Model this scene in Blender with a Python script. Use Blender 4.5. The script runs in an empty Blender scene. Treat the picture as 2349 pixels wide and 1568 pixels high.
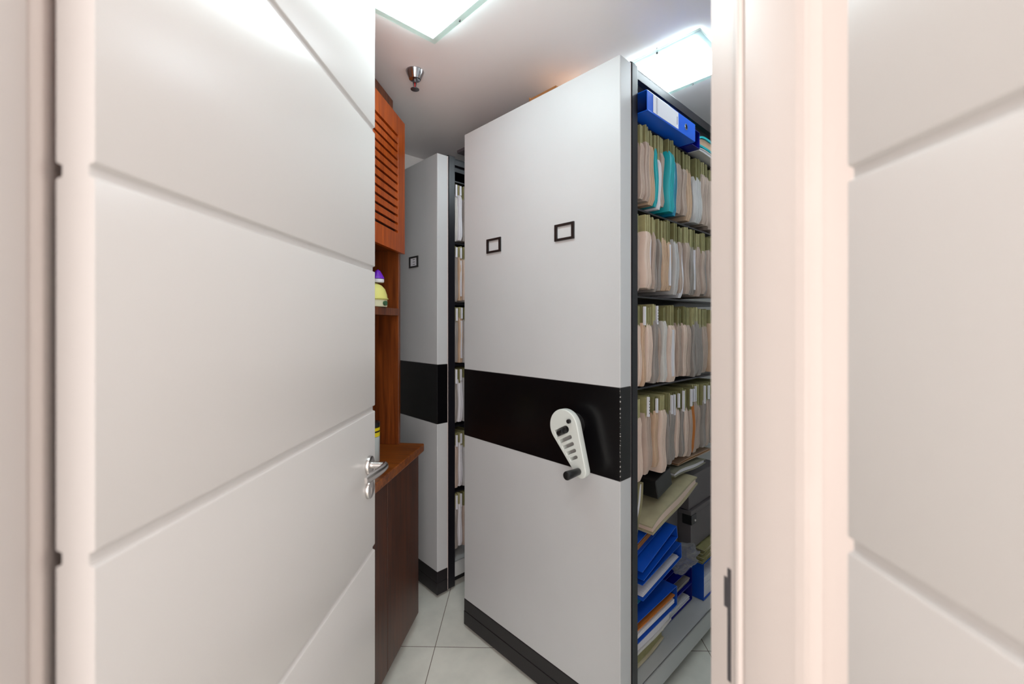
import bpy, bmesh, math, random
from mathutils import Vector, Matrix
R = math.radians
scene = bpy.context.scene
col = scene.collection

# ------------------------------------------------------------------ camera, exposure, lights
FPX, CX, HY, CAMZ = 995.0, 1174.5, 743.0, 1.43
cam_d = bpy.data.cameras.new('camera'); cam = bpy.data.objects.new('camera', cam_d); col.objects.link(cam)
cam.location = (0, 0, CAMZ); cam.rotation_euler = (R(90), 0, 0)
cam_d.sensor_width = 36; cam_d.lens = FPX / 2349 * 36
cam_d.shift_y = -(784 - HY) / 2349
cam_d.clip_start = 0.02
cam_d.dof.use_dof = True; cam_d.dof.focus_distance = 1.75; cam_d.dof.aperture_fstop = 2.2
scene.camera = cam
scene.view_settings.view_transform = 'Standard'; scene.view_settings.look = 'None'
scene.view_settings.gamma = 1; scene.view_settings.use_curve_mapping = False
scene.view_settings.exposure = 0.12
w = bpy.data.worlds.new('world'); scene.world = w; w.use_nodes = True
w.node_tree.nodes['Background'].inputs[0].default_value = (0.9, 0.92, 1, 1)
w.node_tree.nodes['Background'].inputs[1].default_value = 0.3

def area(name, loc, rot, sx, sy, power, colr, spread=180):
    d = bpy.data.lights.new(name, 'AREA'); d.shape = 'RECTANGLE'; d.size = sx; d.size_y = sy
    d.energy = power; d.color = colr; d.spread = R(spread)
    o = bpy.data.objects.new(name, d); o.location = loc; o.rotation_euler = rot; col.objects.link(o)
    return o
CEIL = 2.50
area('corridor_ceiling_fill', (0.25, -0.12, CEIL - 0.03), (0, 0, 0), 0.5, 0.5, 5, (1.0, 0.90, 0.87))  # unseen fill light added for the jambs and the right leaf
area('corridor_rear_fill', (0.22, -1.5, 1.35), (R(90), 0, 0), 1.3, 2.0, 50, (1.0, 0.905, 0.87))  # fill added behind the camera to light panels through the doorway, no window
LAMP_STRENGTH = 10.5      # emission of the storage room's ceiling lamp diffusers

# ------------------------------------------------------------------ frames of reference
BD = Vector((0.724, 0.6898, 0)).normalized(); AD = Vector((-BD.y, BD.x, 0)); BETA = math.atan2(BD.y, BD.x)
def ab(a, b, z=0): v = AD * a + BD * b; return Vector((v.x, v.y, z))
P1 = Vector((0.3586, 1.436, 0))
P2 = Vector((-0.39, 2.262, 0))
H = Vector((-0.425, 0.442, 0))                       # hinge corner of the open door
DD = Vector((0.0407, 0.999, 0)).normalized(); DANG = math.atan2(DD.y, DD.x)
EW = Vector((0.9453, 0.3263, 0)); WANG = math.atan2(EW.y, EW.x)
CD = Vector((0.125, 0.992, 0)).normalized(); CANG = math.atan2(CD.y, CD.x)

def shelf_pt(px, py, e, P=P1):
    """a point of the photograph on the vertical plane e behind the open face of a shelving unit -> local x, z"""
    r = (px - CX) / FPX
    ox, oy = P.x + AD.x * e, P.y + AD.y * e
    x = (r * oy - ox) / (BD.x - r * BD.y)
    Y = oy + BD.y * x
    return x, CAMZ + (HY - py) * Y / FPX

# ------------------------------------------------------------------ materials
def srgb(r, g, b):
    f = lambda c: ((c / 255 + 0.055) / 1.055) ** 2.4 if c > 10 else c / 255 / 12.92
    return (f(r), f(g), f(b), 1)
MATS = {}
def mat(name, colr, rough=0.5, metal=0, spec=0.5, noise=0.0, nscale=20, bump=0.0, bscale=200, stretch=None, trans=0, alpha=1, coat=0, emis=None):
    if name in MATS: return MATS[name]
    m = bpy.data.materials.new(name); m.use_nodes = True; nt = m.node_tree
    b = nt.nodes['Principled BSDF']
    b.inputs['Base Color'].default_value = colr; b.inputs['Roughness'].default_value = rough
    b.inputs['Metallic'].default_value = metal; b.inputs['Specular IOR Level'].default_value = spec
    b.inputs['Transmission Weight'].default_value = trans; b.inputs['Alpha'].default_value = alpha
    b.inputs['Coat Weight'].default_value = coat
    if emis:
        b.inputs['Emission Color'].default_value = emis[0]; b.inputs['Emission Strength'].default_value = emis[1]
    tc = nt.nodes.new('ShaderNodeTexCoord'); mp = nt.nodes.new('ShaderNodeMapping')
    nt.links.new(tc.outputs['Object'], mp.inputs[0])
    if stretch: mp.inputs['Scale'].default_value = stretch
    if noise:
        n = nt.nodes.new('ShaderNodeTexNoise'); n.inputs['Scale'].default_value = nscale; n.inputs['Detail'].default_value = 5
        nt.links.new(mp.outputs[0], n.inputs[0])
        r = nt.nodes.new('ShaderNodeValToRGB')
        r.color_ramp.elements[0].position = 0.3; r.color_ramp.elements[1].position = 0.7
        r.color_ramp.elements[0].color = tuple(c * (1 - noise) for c in colr[:3]) + (1,)
        r.color_ramp.elements[1].color = tuple(min(1, c * (1 + noise * 0.6)) for c in colr[:3]) + (1,)
        nt.links.new(n.outputs[0], r.inputs[0]); nt.links.new(r.outputs[0], b.inputs['Base Color'])
    if bump:
        n2 = nt.nodes.new('ShaderNodeTexNoise'); n2.inputs['Scale'].default_value = bscale
        nt.links.new(mp.outputs[0], n2.inputs[0])
        bp = nt.nodes.new('ShaderNodeBump'); bp.inputs['Strength'].default_value = bump; bp.inputs['Distance'].default_value = 0.002
        nt.links.new(n2.outputs[0], bp.inputs['Height']); nt.links.new(bp.outputs[0], b.inputs['Normal'])
    MATS[name] = m
    return m

M_DOOR = mat('door_lacquer', srgb(201, 199, 197), 0.30, bump=0.05, bscale=60)
M_JAMB = mat('jamb_paint', srgb(214, 205, 200), 0.35)
M_WALL = mat('wall_paint', srgb(246, 244, 242), 0.8, bump=0.1)
M_CEIL = mat('ceiling_paint', srgb(249, 246, 246), 0.85)
M_GREY = mat('unit_grey_enamel', srgb(194, 196, 198), 0.38, noise=0.03, nscale=3, bump=0.10, bscale=500)
M_SIDE = M_GREY
M_BLACK = mat('black_gloss_enamel', srgb(9, 8, 10), 0.28, bump=0.05, bscale=300)
M_PLINTH = mat('black_satin_plinth', srgb(28, 24, 27), 0.45)
M_FRAME = mat('shelf_black_steel', srgb(23, 22, 28), 0.35)
M_BEAM = mat('base_shelf_grey', srgb(182, 184, 184), 0.4)
M_STRIP = mat('edge_strip', srgb(222, 205, 200), 0.4)
M_CHROME = mat('satin_nickel', srgb(205, 202, 200), 0.25, metal=1)
M_STEEL = mat('dull_steel', srgb(120, 118, 122), 0.35, metal=1)
M_CRANK = mat('crank_casting', srgb(206, 212, 208), 0.25)
M_RUBBER = mat('black_plastic', srgb(25, 25, 26), 0.35)
M_DARK = mat('black_and_recess_shade', srgb(14, 13, 15), 0.8)  # near black for carriage and plinth, and for painted shade in recesses
M_OLIVE = mat('olive_card', srgb(146, 141, 98), 0.7, noise=0.15, nscale=30)
M_LABEL = mat('white_label', srgb(230, 230, 238), 0.5)
M_PAPER = mat('white_paper', srgb(222, 220, 226), 0.7, noise=0.1, nscale=300, stretch=(1, .02, .02))
M_CARTON = mat('brown_cardboard', srgb(150, 100, 55), 0.8)
M_BLUE = mat('shaded_blue_board', srgb(12, 74, 178), 0.3)  # blue board darkened to paint the shade on the binder pile
M_BBLUE = mat('lit_blue_board', srgb(14, 96, 222), 0.3)  # lit copy of the same blue, for the file on the top shelf
M_DBLUE = mat('navy_binder_board', srgb(6, 14, 122), 0.3)
M_BOX = mat('archive_box_grey', srgb(92, 86, 88), 0.55)
M_TURQ = mat('turquoise_folder', srgb(20, 165, 175), 0.35)
M_TEAL = mat('teal_folder', srgb(0, 125, 160), 0.35)
M_ORANGE = mat('orange_card', srgb(190, 110, 40), 0.6)
FOLD = {
 'grey brown': mat('folder_grey_brown', srgb(180, 161, 149), 0.55, noise=0.1, nscale=12),
 'tan': mat('folder_tan', srgb(196, 166, 140), 0.55, noise=0.12, nscale=12),
 'pinkish beige': mat('folder_pinkish_beige', srgb(216, 194, 180), 0.55, noise=0.06, nscale=12),
 'dark grey': mat('folder_dark_grey', srgb(150, 142, 137), 0.55, noise=0.12, nscale=12),
 'cool grey': mat('folder_cool_grey', srgb(190, 188, 188), 0.45, noise=0.1, nscale=12),
 'white': M_PAPER, 'turquoise': M_TURQ, 'teal': M_TEAL, 'orange': M_ORANGE,
 'pale grey': mat('folder_pale_grey', srgb(205, 202, 198), 0.5, noise=0.06, nscale=12),
}

def wood(name, c1, c2, rough, grain=(14, 14, 0.9)):
    m = bpy.data.materials.new(name); m.use_nodes = True; nt = m.node_tree; b = nt.nodes['Principled BSDF']
    tc = nt.nodes.new('ShaderNodeTexCoord'); mp = nt.nodes.new('ShaderNodeMapping'); mp.inputs['Scale'].default_value = grain
    nt.links.new(tc.outputs['Object'], mp.inputs[0])
    n = nt.nodes.new('ShaderNodeTexNoise'); n.inputs['Scale'].default_value = 3; n.inputs['Detail'].default_value = 8; n.inputs['Distortion'].default_value = 0.8
    nt.links.new(mp.outputs[0], n.inputs[0])
    r = nt.nodes.new('ShaderNodeValToRGB'); r.color_ramp.elements[0].color = c1; r.color_ramp.elements[1].color = c2
    r.color_ramp.elements[0].position = 0.32; r.color_ramp.elements[1].position = 0.68
    nt.links.new(n.outputs[0], r.inputs[0]); nt.links.new(r.outputs[0], b.inputs['Base Color'])
    b.inputs['Roughness'].default_value = rough; MATS[name] = m
    return m
M_WOOD = wood('cabinet_wood', srgb(84, 38, 14), srgb(134, 68, 26), 0.32)
M_WOODD = wood('shaded_cupboard_wood', srgb(50, 22, 9), srgb(86, 42, 18), 0.35)  # cabinet wood darkened to put the base cupboard's shade into its colour
M_WOODL = wood('louvre_door_wood', srgb(146, 58, 6), srgb(196, 90, 18), 0.35)
M_TOPW = wood('worktop_wood', srgb(92, 44, 14), srgb(150, 82, 30), 0.3, (14, 0.9, 14))

def tile_mat():
    m = bpy.data.materials.new('porcelain_tile'); m.use_nodes = True; nt = m.node_tree; b = nt.nodes['Principled BSDF']
    g = nt.nodes.new('ShaderNodeNewGeometry'); mp = nt.nodes.new('ShaderNodeMapping'); mp.vector_type = 'TEXTURE'
    mp.inputs['Location'].default_value = (-0.341, 1.923, 0); mp.inputs['Rotation'].default_value = (0, 0, R(-1.2))
    nt.links.new(g.outputs['Position'], mp.inputs[0])
    br = nt.nodes.new('ShaderNodeTexBrick'); br.offset = 0; br.inputs['Scale'].default_value = 1
    br.inputs['Brick Width'].default_value = 0.6; br.inputs['Row Height'].default_value = 0.6
    br.inputs['Mortar Size'].default_value = 0.0016; br.inputs['Mortar Smooth'].default_value = 0.2
    nt.links.new(mp.outputs[0], br.inputs[0])
    n = nt.nodes.new('ShaderNodeTexNoise'); n.inputs['Scale'].default_value = 5; n.inputs['Detail'].default_value = 7
    nt.links.new(mp.outputs[0], n.inputs[0])
    r = nt.nodes.new('ShaderNodeValToRGB'); r.color_ramp.elements[0].position = 0.3; r.color_ramp.elements[1].position = 0.62
    r.color_ramp.elements[0].color = srgb(214, 216, 208); r.color_ramp.elements[1].color = srgb(236, 237, 228)
    nt.links.new(n.outputs[0], r.inputs[0])
    nt.links.new(r.outputs[0], br.inputs['Color1']); nt.links.new(r.outputs[0], br.inputs['Color2'])
    br.inputs['Mortar'].default_value = srgb(112, 100, 90)
    nt.links.new(br.outputs[0], b.inputs['Base Color']); b.inputs['Roughness'].default_value = 0.22
    MATS['tile'] = m
    return m
M_TILE = tile_mat()

# ------------------------------------------------------------------ mesh helpers
def add_box(bm, x0, x1, y0, y1, z0, z1, bev=0.0):
    g = bmesh.ops.create_cube(bm, size=1)
    vs = g['verts']
    for v in vs:
        v.co = Vector(((x0 + x1) / 2 + v.co.x * (x1 - x0), (y0 + y1) / 2 + v.co.y * (y1 - y0), (z0 + z1) / 2 + v.co.z * (z1 - z0)))
    if bev:
        es = list({e for v in vs for e in v.link_edges})
        bmesh.ops.bevel(bm, geom=es, offset=bev, segments=2, affect='EDGES', profile=0.5)
def add_cyl(bm, p0, p1, r0, r1=None, seg=24, bev=0.0):
    p0, p1 = Vector(p0), Vector(p1); r1 = r0 if r1 is None else r1
    d = p1 - p0
    g = bmesh.ops.create_cone(bm, cap_ends=True, segments=seg, radius1=r0, radius2=r1, depth=d.length)
    q = Vector((0, 0, 1)).rotation_difference(d.normalized()).to_matrix().to_4x4()
    bmesh.ops.transform(bm, matrix=Matrix.Translation((p0 + p1) / 2) @ q, verts=g['verts'])
    if bev:
        es = [e for e in {e for v in g['verts'] for e in v.link_edges} if any(len(f.verts) > 4 for f in e.link_faces)]
        bmesh.ops.bevel(bm, geom=es, offset=bev, segments=2, affect='EDGES', profile=0.5)
def add_lathe(bm, prof, c=(0, 0, 0), seg=32):
    rings = []
    for r, z in prof:
        rings.append([bm.verts.new((c[0] + r * math.cos(2 * math.pi * k / seg), c[1] + r * math.sin(2 * math.pi * k / seg), c[2] + z)) for k in range(seg)])
    for a, b in zip(rings, rings[1:]):
        for k in range(seg):
            bm.faces.new((a[k], a[(k + 1) % seg], b[(k + 1) % seg], b[k]))
    bm.faces.new(list(reversed(rings[0]))); bm.faces.new(rings[-1])
def add_prism(bm, pts, axis, t0, t1):
    """pts: 2D outline; axis: the axis it is extruded along"""
    def P(u, v, t): return {'x': (t, u, v), 'y': (u, t, v), 'z': (u, v, t)}[axis]
    a = [bm.verts.new(P(u, v, t0)) for u, v in pts]; b = [bm.verts.new(P(u, v, t1)) for u, v in pts]
    n = len(pts)
    for k in range(n): bm.faces.new((a[k], a[(k + 1) % n], b[(k + 1) % n], b[k]))
    bm.faces.new(list(reversed(a))); bm.faces.new(b)
def obj(name, bm, m, parent=None, loc=None, rotz=None, smooth=False, rot=None):
    bmesh.ops.recalc_face_normals(bm, faces=bm.faces)
    me = bpy.data.meshes.new(name); bm.to_mesh(me); bm.free()
    me.materials.append(m)
    if smooth:
        for p in me.polygons: p.use_smooth = True
        try: me.set_sharp_from_angle(angle=R(35))
        except Exception: pass
    o = bpy.data.objects.new(name, me); col.objects.link(o)
    if parent: o.parent = parent
    if loc is not None: o.location = loc
    if rotz is not None: o.rotation_euler = (0, 0, rotz)
    if rot is not None: o.rotation_euler = rot
    return o
def box(name, m, parent, *d, bev=0.0, **k):
    bm = bmesh.new(); add_box(bm, *d, bev=bev); return obj(name, bm, m, parent, **k)
def cyl(name, m, parent, p0, p1, r0, r1=None, seg=24, bev=0.0, **k):
    bm = bmesh.new(); add_cyl(bm, p0, p1, r0, r1, seg, bev); return obj(name, bm, m, parent, smooth=True, **k)
def thing(name, label, cat, loc=(0, 0, 0), rotz=0, group=None, rot=None):
    o = bpy.data.objects.new(name, None); col.objects.link(o); o.empty_display_size = 0.05
    o.location = loc; o.rotation_euler = rot if rot else (0, 0, rotz)
    o['label'] = label; o['category'] = cat
    if group: o['group'] = group
    return o
def tag(o, label, cat, group=None):
    o['label'] = label; o['category'] = cat
    if group: o['group'] = group
    return o
def struct(o, label=None, cat=None):
    o['kind'] = 'structure'
    if label: o['label'] = label
    if cat: o['category'] = cat
    return o
def solid_from_loops(name, loops, half, bevel, m, parent, mtx):
    """flat outline with holes, given thickness and soft edges; mtx places it"""
    cu = bpy.data.curves.new(name, 'CURVE'); cu.dimensions = '2D'; cu.fill_mode = 'BOTH'
    cu.extrude = half; cu.bevel_depth = bevel; cu.bevel_resolution = 2
    for lp in loops:
        s = cu.splines.new('POLY'); s.points.add(len(lp) - 1); s.use_cyclic_u = True
        for p, (x, y) in zip(s.points, lp): p.co = (x, y, 0, 1)
    t = bpy.data.objects.new('outline_source', cu); col.objects.link(t)
    dg = bpy.context.evaluated_depsgraph_get()
    me = bpy.data.meshes.new_from_object(t.evaluated_get(dg)); me.name = name
    bpy.data.objects.remove(t); bpy.data.curves.remove(cu)
    me.materials.clear(); me.materials.append(m); me.transform(mtx)
    for p in me.polygons: p.use_smooth = True
    try: me.set_sharp_from_angle(angle=R(35))
    except Exception: pass
    o = bpy.data.objects.new(name, me); col.objects.link(o); o.parent = parent
    return o

# ------------------------------------------------------------------ room shell
def isect(p, d, q, e):
    k = ((q.x - p.x) * e.y - (q.y - p.y) * e.x) / (d.x * e.y - d.y * e.x)
    return p + d * k
NW = Vector((-EW.y, EW.x, 0))                        # into the storage room
A_BACK, B_END = 2.44, 3.15
LP = Vector((-1.045, 2.135, 0))
c_ld = isect(H, EW, LP, CD); c_lb = isect(LP, CD, ab(A_BACK, 0), BD)
c_be = ab(A_BACK, B_END); c_ed = isect(H, EW, ab(0, B_END), AD)
def wall(name, p, q, z0=0, z1=CEIL, th=0.12, m=M_WALL, ext=0.0):
    d = (q - p); L = d.length; ang = math.atan2(d.y, d.x)
    bm = bmesh.new(); add_box(bm, -ext, L + ext, 0, th, z0, z1)
    return struct(obj(name, bm, m, None, loc=p, rotz=ang))
# each wall grows to the left of its direction (outwards)
wall('wall_left', c_ld, c_lb)
wall('wall_back', c_lb, c_be, ext=0.1)
wall('wall_right', c_be, c_ed)
bm = bmesh.new(); add_box(bm, -2.2, 2.6, -1.75, 4.3, -0.1, 0); struct(obj('floor', bm, M_TILE))
bm = bmesh.new(); add_box(bm, -2.2, 2.6, -1.75, 4.3, CEIL, CEIL + 0.1); struct(obj('ceiling', bm, M_CEIL))
# the wall the doorway is in: left, right and over the opening
TH = 0.15; DOORH = 2.38
def wall_local(name, w0, w1, n0, n1, z0, z1, m=M_WALL):
    bm = bmesh.new(); add_box(bm, w0, w1, n0, n1, z0, z1)
    return struct(obj(name, bm, m, None, loc=H, rotz=WANG))
wL = -(c_ld - H).length - 0.05; wR = (c_ed - H).length
wall_local('wall_front_left', -1.25, -0.075, -TH, 0, 0, CEIL)
wall_local('wall_front_right', 0.83, wR, -TH, 0, 0, CEIL)
wall_local('wall_front_top', -0.075, 0.83, -TH, 0, DOORH + 0.04, CEIL)
# corridor the camera stands in
def plainwall(name, x0, x1, y0, y1):
    bm = bmesh.new(); add_box(bm, x0, x1, y0, y1, 0, CEIL); return struct(obj(name, bm, M_WALL))
plainwall('wall_corridor_left', -1.52, -1.4, -1.62, 0.0)
plainwall('wall_corridor_right', 1.3, 1.42, -1.62, 0.87)
plainwall('wall_corridor_rear', -1.52, 1.42, -1.74, -1.62)

# door frame (jambs with rebate, stop, gasket groove and architrave), profiles in wall plan
def jamb(name, pts):
    bm = bmesh.new(); add_prism(bm, pts, 'z', 0, DOORH + 0.005)
    es = [e for e in bm.edges if abs(e.verts[0].co.z - e.verts[1].co.z) > 1]
    bmesh.ops.bevel(bm, geom=es, offset=0.0012, segments=2, affect='EDGES', profile=0.5)
    return struct(obj(name, bm, M_JAMB, None, loc=H, rotz=WANG, smooth=True))
jr = jamb('trim_1', [(.80, .012), (.80, -.0415), (.793, -.0435), (.7925, -.052), (.7975, -.054), (.7975, -.060), (.7925, -.062), (.792, -.142),
      (.795, -.152), (.800, -.156), (.818, -.158), (.823, -.153), (.826, -.153), (.849, -.176), (.858, -.180), (.886, -.180), (.890, -.150), (.890, -.15), (.829, -.15), (.829, .0), (.86, .0), (.86, .012)])
jl = jamb('trim_2', [(-.0445, .062), (-.0445, .003), (-.0405, .001), (-.0405, -.018), (-.0465, -.0185), (-.0465, -.027), (-.0365, -.029), (-.0360, -.142),
      (-.043, -.160), (-.072, -.164), (-.084, -.154), (-.120, -.158), (-.135, -.15), (-.074, -.15), (-.074, .0), (-.12, .0), (-.12, .062)])
bm = bmesh.new(); add_box(bm, -0.074, 0.829, -0.15, 0.0, DOORH + 0.006, DOORH + 0.04)
add_box(bm, -0.135, 0.89, -0.162, -0.15, DOORH + 0.006, DOORH + 0.075)
struct(obj('trim_3', bm, M_JAMB, None, loc=H, rotz=WANG))
# strike plate let into the right jamb
bm = bmesh.new()
add_box(bm, .7993, .8000, -.030, -.023, .872, 1.048)
sp = obj('strike_plate', bm, M_STEEL, jr); sp['label'] = 'grey metal strike plate'
bm = bmesh.new(); add_box(bm, .7988, .8000, -.023, -.017, .985, 1.032)
lp_ = obj('latch_lip', bm, M_STEEL, sp)

# ------------------------------------------------------------------ grooved door leaves
GROOVES = [0.3967 * k for k in range(1, 6)]
def leaf_mesh(L, th, h, gz, dz=0.0):
    gw, gi, gd = 0.0085, 0.0060, 0.0065
    right = [(0, 0.006)]
    for g in gz:
        right += [(0, g - gw + dz), (gd, g - gi + dz), (gd, g + gi + dz), (0, g + gw + dz)]
    right += [(0, h)]
    left = [(th - y, z) for y, z in reversed(right)]
    bm = bmesh.new(); add_prism(bm, right + left, 'x', 0, L)
    es = [e for e in bm.edges if abs(e.verts[0].co.x - e.verts[1].co.x) > L * .9]
    bmesh.ops.bevel(bm, geom=es, offset=0.0012, segments=2, affect='EDGES', profile=0.5)
    return bm
door = obj('door_1', leaf_mesh(0.80, 0.0415, DOORH, [g for g in GROOVES if g < 2.3]), M_DOOR, None, loc=H, rotz=DANG, smooth=True)
struct(door, 'white lacquered door with horizontal grooves standing open on the left', 'door')
# handle and keyhole rosette, in door space: x along the leaf, -y out of the face
hs, hz = 0.750, 1.043
for side in (-1, 1):
    y0 = 0 if side < 0 else 0.0415
    f = lambda y: y0 + side * y
    bm = bmesh.new(); add_cyl(bm, (hs, f(0), hz), (hs, f(.009), hz), .026, .0245, 40, .0015)
    ro = obj('handle_rosette', bm, M_CHROME, door, smooth=True)
    bm = bmesh.new(); add_cyl(bm, (hs, f(0), hz - .066), (hs, f(.009), hz - .066), .026, .0245, 40, .0015)
    add_box(bm, hs - .002, hs + .002, min(f(.0088), f(.0094)), max(f(.0088), f(.0094)), hz - .078, hz - .060)
    ko = obj('keyhole_rosette', bm, M_CHROME, door, smooth=True)
    bm = bmesh.new()
    add_cyl(bm, (hs, f(.006), hz), (hs, f(.047), hz), .0095, .0095, 24)
    # lever: sweeps back towards the hinge, flattened and tapering
    path = [(hs + .004, .050, .0095, .010), (hs - .006, .054, .010, .0105), (hs - .03, .055, .0085, .0115), (hs - .065, .052, .0065, .0120), (hs - .10, .047, .0055, .0115), (hs - .118, .044, .004, .0085)]
    rings = []
    for x, y, a, b in path:
        rings.append([bm.verts.new((x, f(y - .006) + a * math.cos(t), hz + b * math.sin(t))) for t in [2 * math.pi * k / 16 for k in range(16)]])
    for a, b in zip(rings, rings[1:]):
        for k in range(16): bm.faces.new((a[k], a[(k + 1) % 16], b[(k + 1) % 16], b[k]))
    bm.faces.new(rings[0]); bm.faces.new(rings[-1])
    lv = obj('lever_handle', bm, M_CHROME, door, smooth=True)
# second leaf, right of the doorway, standing parallel to the first and reaching past the camera
L2 = Vector((0.3593, 0.464, 0)); d2 = Vector((0.028, -1, 0)).normalized()
door2 = obj('door_2', leaf_mesh(0.80, -0.0 + 0.040, DOORH, [g for g in GROOVES if g < 2.3], 0.004), M_DOOR, None,
            loc=L2 + d2 * 0.80, rotz=math.atan2(-d2.y, -d2.x), smooth=True)
# thickness must lie on the far side from the camera
door2.scale = (1, -1, 1)
struct(door2, 'white grooved door leaf along the right edge beside the door frame', 'door')

# ------------------------------------------------------------------ mobile shelving units
OLIVES = [M_OLIVE, mat('olive_card_dark', srgb(122, 118, 76), .7, noise=.15, nscale=30), mat('olive_card_pale', srgb(166, 160, 116), .7, noise=.15, nscale=30)]
def folder(name, label, x, wdt, ztop, ztab, zbot, y0, mt, unit_origin, lean=0.0, bow=0.0, tabc=M_OLIVE, lab=False, tabw=0.8, group=None, depth=0.24, rnd=None, white=False, cut=0.0):
    """a hanging file: a card inside a plastic sleeve, its narrow edge to the aisle"""
    o = thing(name, label, 'file folder', unit_origin(x, y0, zbot), BETA, group)
    h = ztab - zbot
    if tabc: tabc = rnd.choice(OLIVES)
    # card that shows above the sleeve
    if tabc:
        bm = bmesh.new(); tw = wdt * tabw
        lv = 2
        n = max(1, int(round(tw / 0.012)))
        for k in range(n):
            cx_ = -tw / 2 + tw * (k + .5) / n; hw = tw / n * rnd.uniform(.30, .40)
            jit = rnd.uniform(-.006, .0)
            add_box(bm, cx_ - hw + lean, cx_ + hw + lean, .004 + rnd.uniform(0, .006), depth, h - .02, ztop - zbot + jit)
        obj('card_tab', bm, tabc, o)
    if lab:
        bm = bmesh.new(); add_box(bm, lean - .0046, lean + .0046, -.004, .003, h - rnd.uniform(.0, .016), ztop - zbot - rnd.uniform(.002, .012))
        lb = obj('label_tab', bm, M_LABEL, o); lb['label'] = 'white label tab'
        if lab == 2:
            bm = bmesh.new()
            for q in range(5): add_box(bm, lean + .000, lean + .0035, -.0046, -.0039, h - .002 + q * .011, h + .001 + q * .011)
            obj('label_print', bm, M_RUBBER, lb)
    bm = bmesh.new()
    nl = 10; rings = []
    pleats = () if wdt < .012 else ((rnd.uniform(-.15, .5),) if wdt < .03 else (rnd.uniform(-.25, .0), rnd.uniform(.3, .6)))
    for k in range(nl + 1):
        t = k / nl
        zz = h * t
        ww = wdt * (0.90 + 0.10 * math.sin(math.pi * min(1, t * 1.15 + .12))) * (1 - cut * t)
        if k == 0: ww *= 0.82
        if k == nl: ww *= 0.90
        ox = lean * t + bow * math.sin(math.pi * t)
        oy = (0.006 if k in (0, nl) else 0) + 0.003 * math.sin(7 * t + wdt * 900)
        c = ww / 2
        prof = [(-c, depth), (-c, .012), (-c * .8, .003), (-c * .45, 0)]
        for q in pleats: prof += [(c * (q - .10), .0012), (c * q, .0075), (c * (q + .10), .0015)]
        prof += [(c * .80, .001), (c * .92, .005), (c, .012), (c, depth)]
        rings.append([bm.verts.new((ox + a, oy + b, zz)) for a, b in prof])
    nn = len(rings[0])
    for a, b in zip(rings, rings[1:]):
        for k in range(nn): bm.faces.new((a[k], a[(k + 1) % nn], b[(k + 1) % nn], b[k]))
    bm.faces.new(rings[0]); bm.faces.new(rings[-1])
    obj('sleeve', bm, mt, o, smooth=True)
    if white:
        bm = bmesh.new(); rings = []
        for k in range(7):
            t = 0.10 + 0.82 * k / 6
            ox = lean * t + bow * math.sin(math.pi * t); c = wdt * .17
            rings.append([bm.verts.new((ox + a, b, h * t)) for a, b in ((-c, .02), (-c, -.002), (c, -.002), (c, .02))])
        for a, b in zip(rings, rings[1:]):
            for k in range(4): bm.faces.new((a[k], a[(k + 1) % 4], b[(k + 1) % 4], b[k]))
        bm.faces.new(rings[0]); bm.faces.new(rings[-1])
        obj('papers', bm, M_PAPER, o)
    return o

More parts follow.
